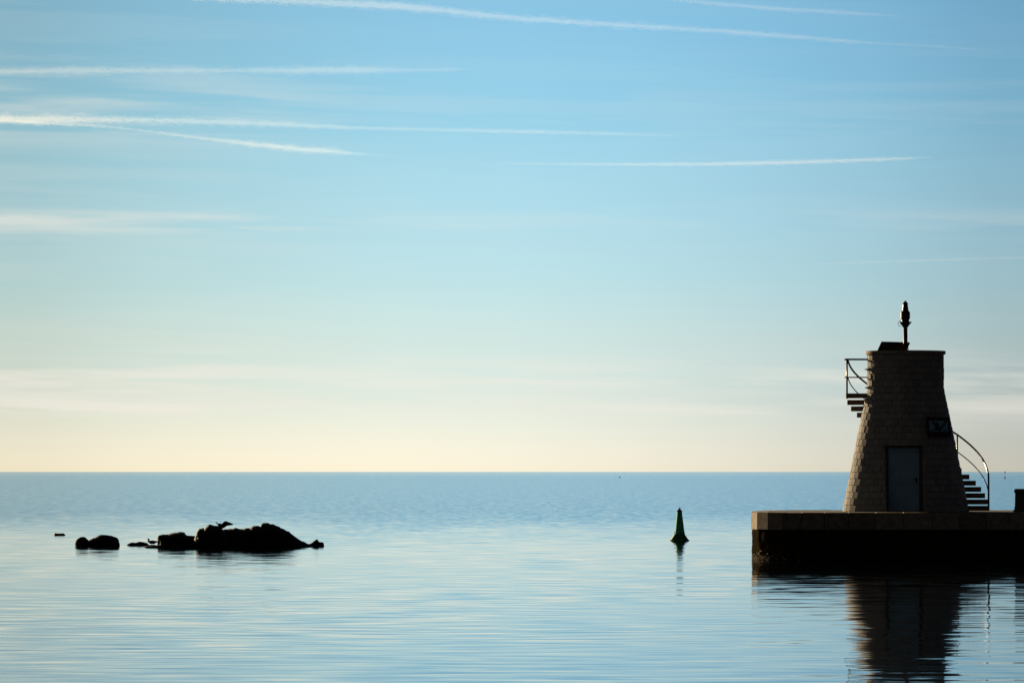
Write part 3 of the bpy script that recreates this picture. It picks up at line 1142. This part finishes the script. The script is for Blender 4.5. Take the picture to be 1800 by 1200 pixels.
def contrail_mesh(fine, seed, wk, lump, o):
    bm = bmesh.new()
    rings = []
    wmax = 0
    for i, (px, py, w) in enumerate(fine):
        v = (600.0 - py) / F
        D = (ALT - EYE) / ((math.sin(PITCH) + v * math.cos(PITCH)) / (math.cos(PITCH) - v * math.sin(PITCH)))
        c = P(px, py, D)
        k = D / F
        lu = 1 + lump * (noise.noise(Vector((px * .045, seed * 3.1, 0))) + noise.noise(Vector((px * .15, seed * 1.7, 4))))
        ld = 1 + lump * (noise.noise(Vector((px * .05, seed * 5.3, 9))) + noise.noise(Vector((px * .17, seed * 2.9, 7))))
        w = max(w * wk, .05)
        wmax = max(wmax, w * k)
        ring_ = []
        for q in range(12):
            an = 2 * math.pi * q / 12
            s_, c_ = math.sin(an), math.cos(an)
            ring_.append(bm.verts.new((c - o) + Vector((0, c_ * w * k, s_ * w * k * max(.15, lu if s_ > 0 else ld)))))
        rings.append(ring_)
    for a_, b_ in zip(rings, rings[1:]):
        for q in range(12):
            bm.faces.new((a_[q], a_[(q + 1) % 12], b_[(q + 1) % 12], b_[q]))
    bm.faces.new(rings[0])
    bm.faces.new(rings[-1])
    return bm, wmax


def contrail(rows_, od, seed, label, lump=.25, step=5.0, core=.6):
    """rows: (px, py, half width in photo pixels); od: optical depth through the middle"""
    fine = []
    for (xa, ya, wa), (xb, yb_, wb) in zip(rows_, rows_[1:]):
        m_ = max(1, int((xb - xa) / step))
        for k in range(m_):
            s_ = k / m_
            fine.append((xa + (xb - xa) * s_, ya + (yb_ - ya) * s_, wa + (wb - wa) * s_))
    fine.append(rows_[-1])
    for _ in range(8):
        fine = [fine[0]] + [(b_[0], (a_[1] + 2 * b_[1] + c_[1]) / 4, (a_[2] + 2 * b_[2] + c_[2]) / 4) for a_, b_, c_ in zip(fine, fine[1:], fine[2:])] + [fine[-1]]
    px, py, w = fine[0]
    v = (600.0 - py) / F
    o = P(px, py, (ALT - EYE) / ((math.sin(PITCH) + v * math.cos(PITCH)) / (math.cos(PITCH) - v * math.sin(PITCH))))
    bm, wm = contrail_mesh(fine, seed, 1.35, lump * 1.3, o)
    ob = obj('contrail', bm, vol_mat('contrail ice', od * (1 - core) / (2 * wm)))
    ob.location = o
    tag(ob, label, 'contrail', 'aircraft trails across the sky')
    bm, wm = contrail_mesh(fine, seed + 20, .68, lump * 1.5, o)
    obj('core', bm, vol_mat('contrail core ice', od * core / (2 * wm)), ob)
    return ob


contrail([(250, -9, 2), (330, -2.5, 4), (430, 0.5, 6), (560, 4, 7.5), (700, 11, 8), (780, 19, 7), (900, 32, 6), (1100, 45, 5.5), (1300, 57, 5), (1480, 72, 4), (1540, 76.5, 2.4), (1650, 82, 2.0), (1740, 89, 1.2), (1810, 95, .1)],
         .07, 1, 'longest contrail, slanting across the top of the sky towards the right edge', .4)
contrail([(1130, -6, 3), (1250, 6, 4), (1350, 15, 4.5), (1480, 22, 4), (1570, 28, 2), (1600, 30, .1)],
         .04, 2, 'short faint contrail at the top edge, above the longest one', .3)
contrail([(-40, 127, 6), (120, 125, 7), (260, 124, 6), (420, 124, 5), (520, 124, 7), (640, 123, 7), (720, 123.5, 4), (800, 122, 4), (836, 122, .1)],
         .05, 3, 'broad soft level contrail in the upper left, below the longest one', .35)
contrail([(-40, 209, 9), (100, 210, 8), (200, 210, 6), (300, 212, 6), (400, 215, 6), (500, 219, 5.5), (580, 222.5, 4.8), (630, 225, 3.4), (760, 228, 3.4), (900, 231, 4.2), (1000, 233, 3.8), (1100, 236, 3.2), (1190, 238.5, 1.5), (1250, 240.5, .1)],
         .10, 4, 'level contrail in the left half that narrows to a bright thin line towards the middle', .36)
contrail([(-40, 211, 3.5), (90, 217, 3.8), (180, 222, 3), (240, 228, 2.4), (300, 236, 3), (380, 246, 3.4), (450, 254.5, 5), (520, 262, 5.5), (580, 266, 5), (620, 270, 3), (670, 273, 1.2), (760, 283, .6), (850, 292, .1)],
         .095, 5, 'contrail at the left edge that dips down to the right below the level one', .38)
contrail([(800, 286, .1), (880, 287, 1.0), (980, 288.5, 1.8), (1100, 289, 2.6), (1250, 288.5, 3.4), (1350, 286.5, 4), (1450, 283.5, 4), (1560, 280, 3.6), (1610, 277.5, 2.4), (1645, 276, .1)],
         .10, 6, 'thin straight contrail right of the middle, thickening towards its right end', .3)
contrail([(1330, 468, .1), (1450, 463, 1.6), (1560, 460, 2.4), (1680, 456, 2.6), (1840, 451, 2.6)],
         .03, 7, 'very faint lowest contrail above the tower at the right edge', .3)

S.cycles.use_denoising = True
S.cycles.volume_bounces = 0
S.cycles.sample_clamp_indirect = 6.0
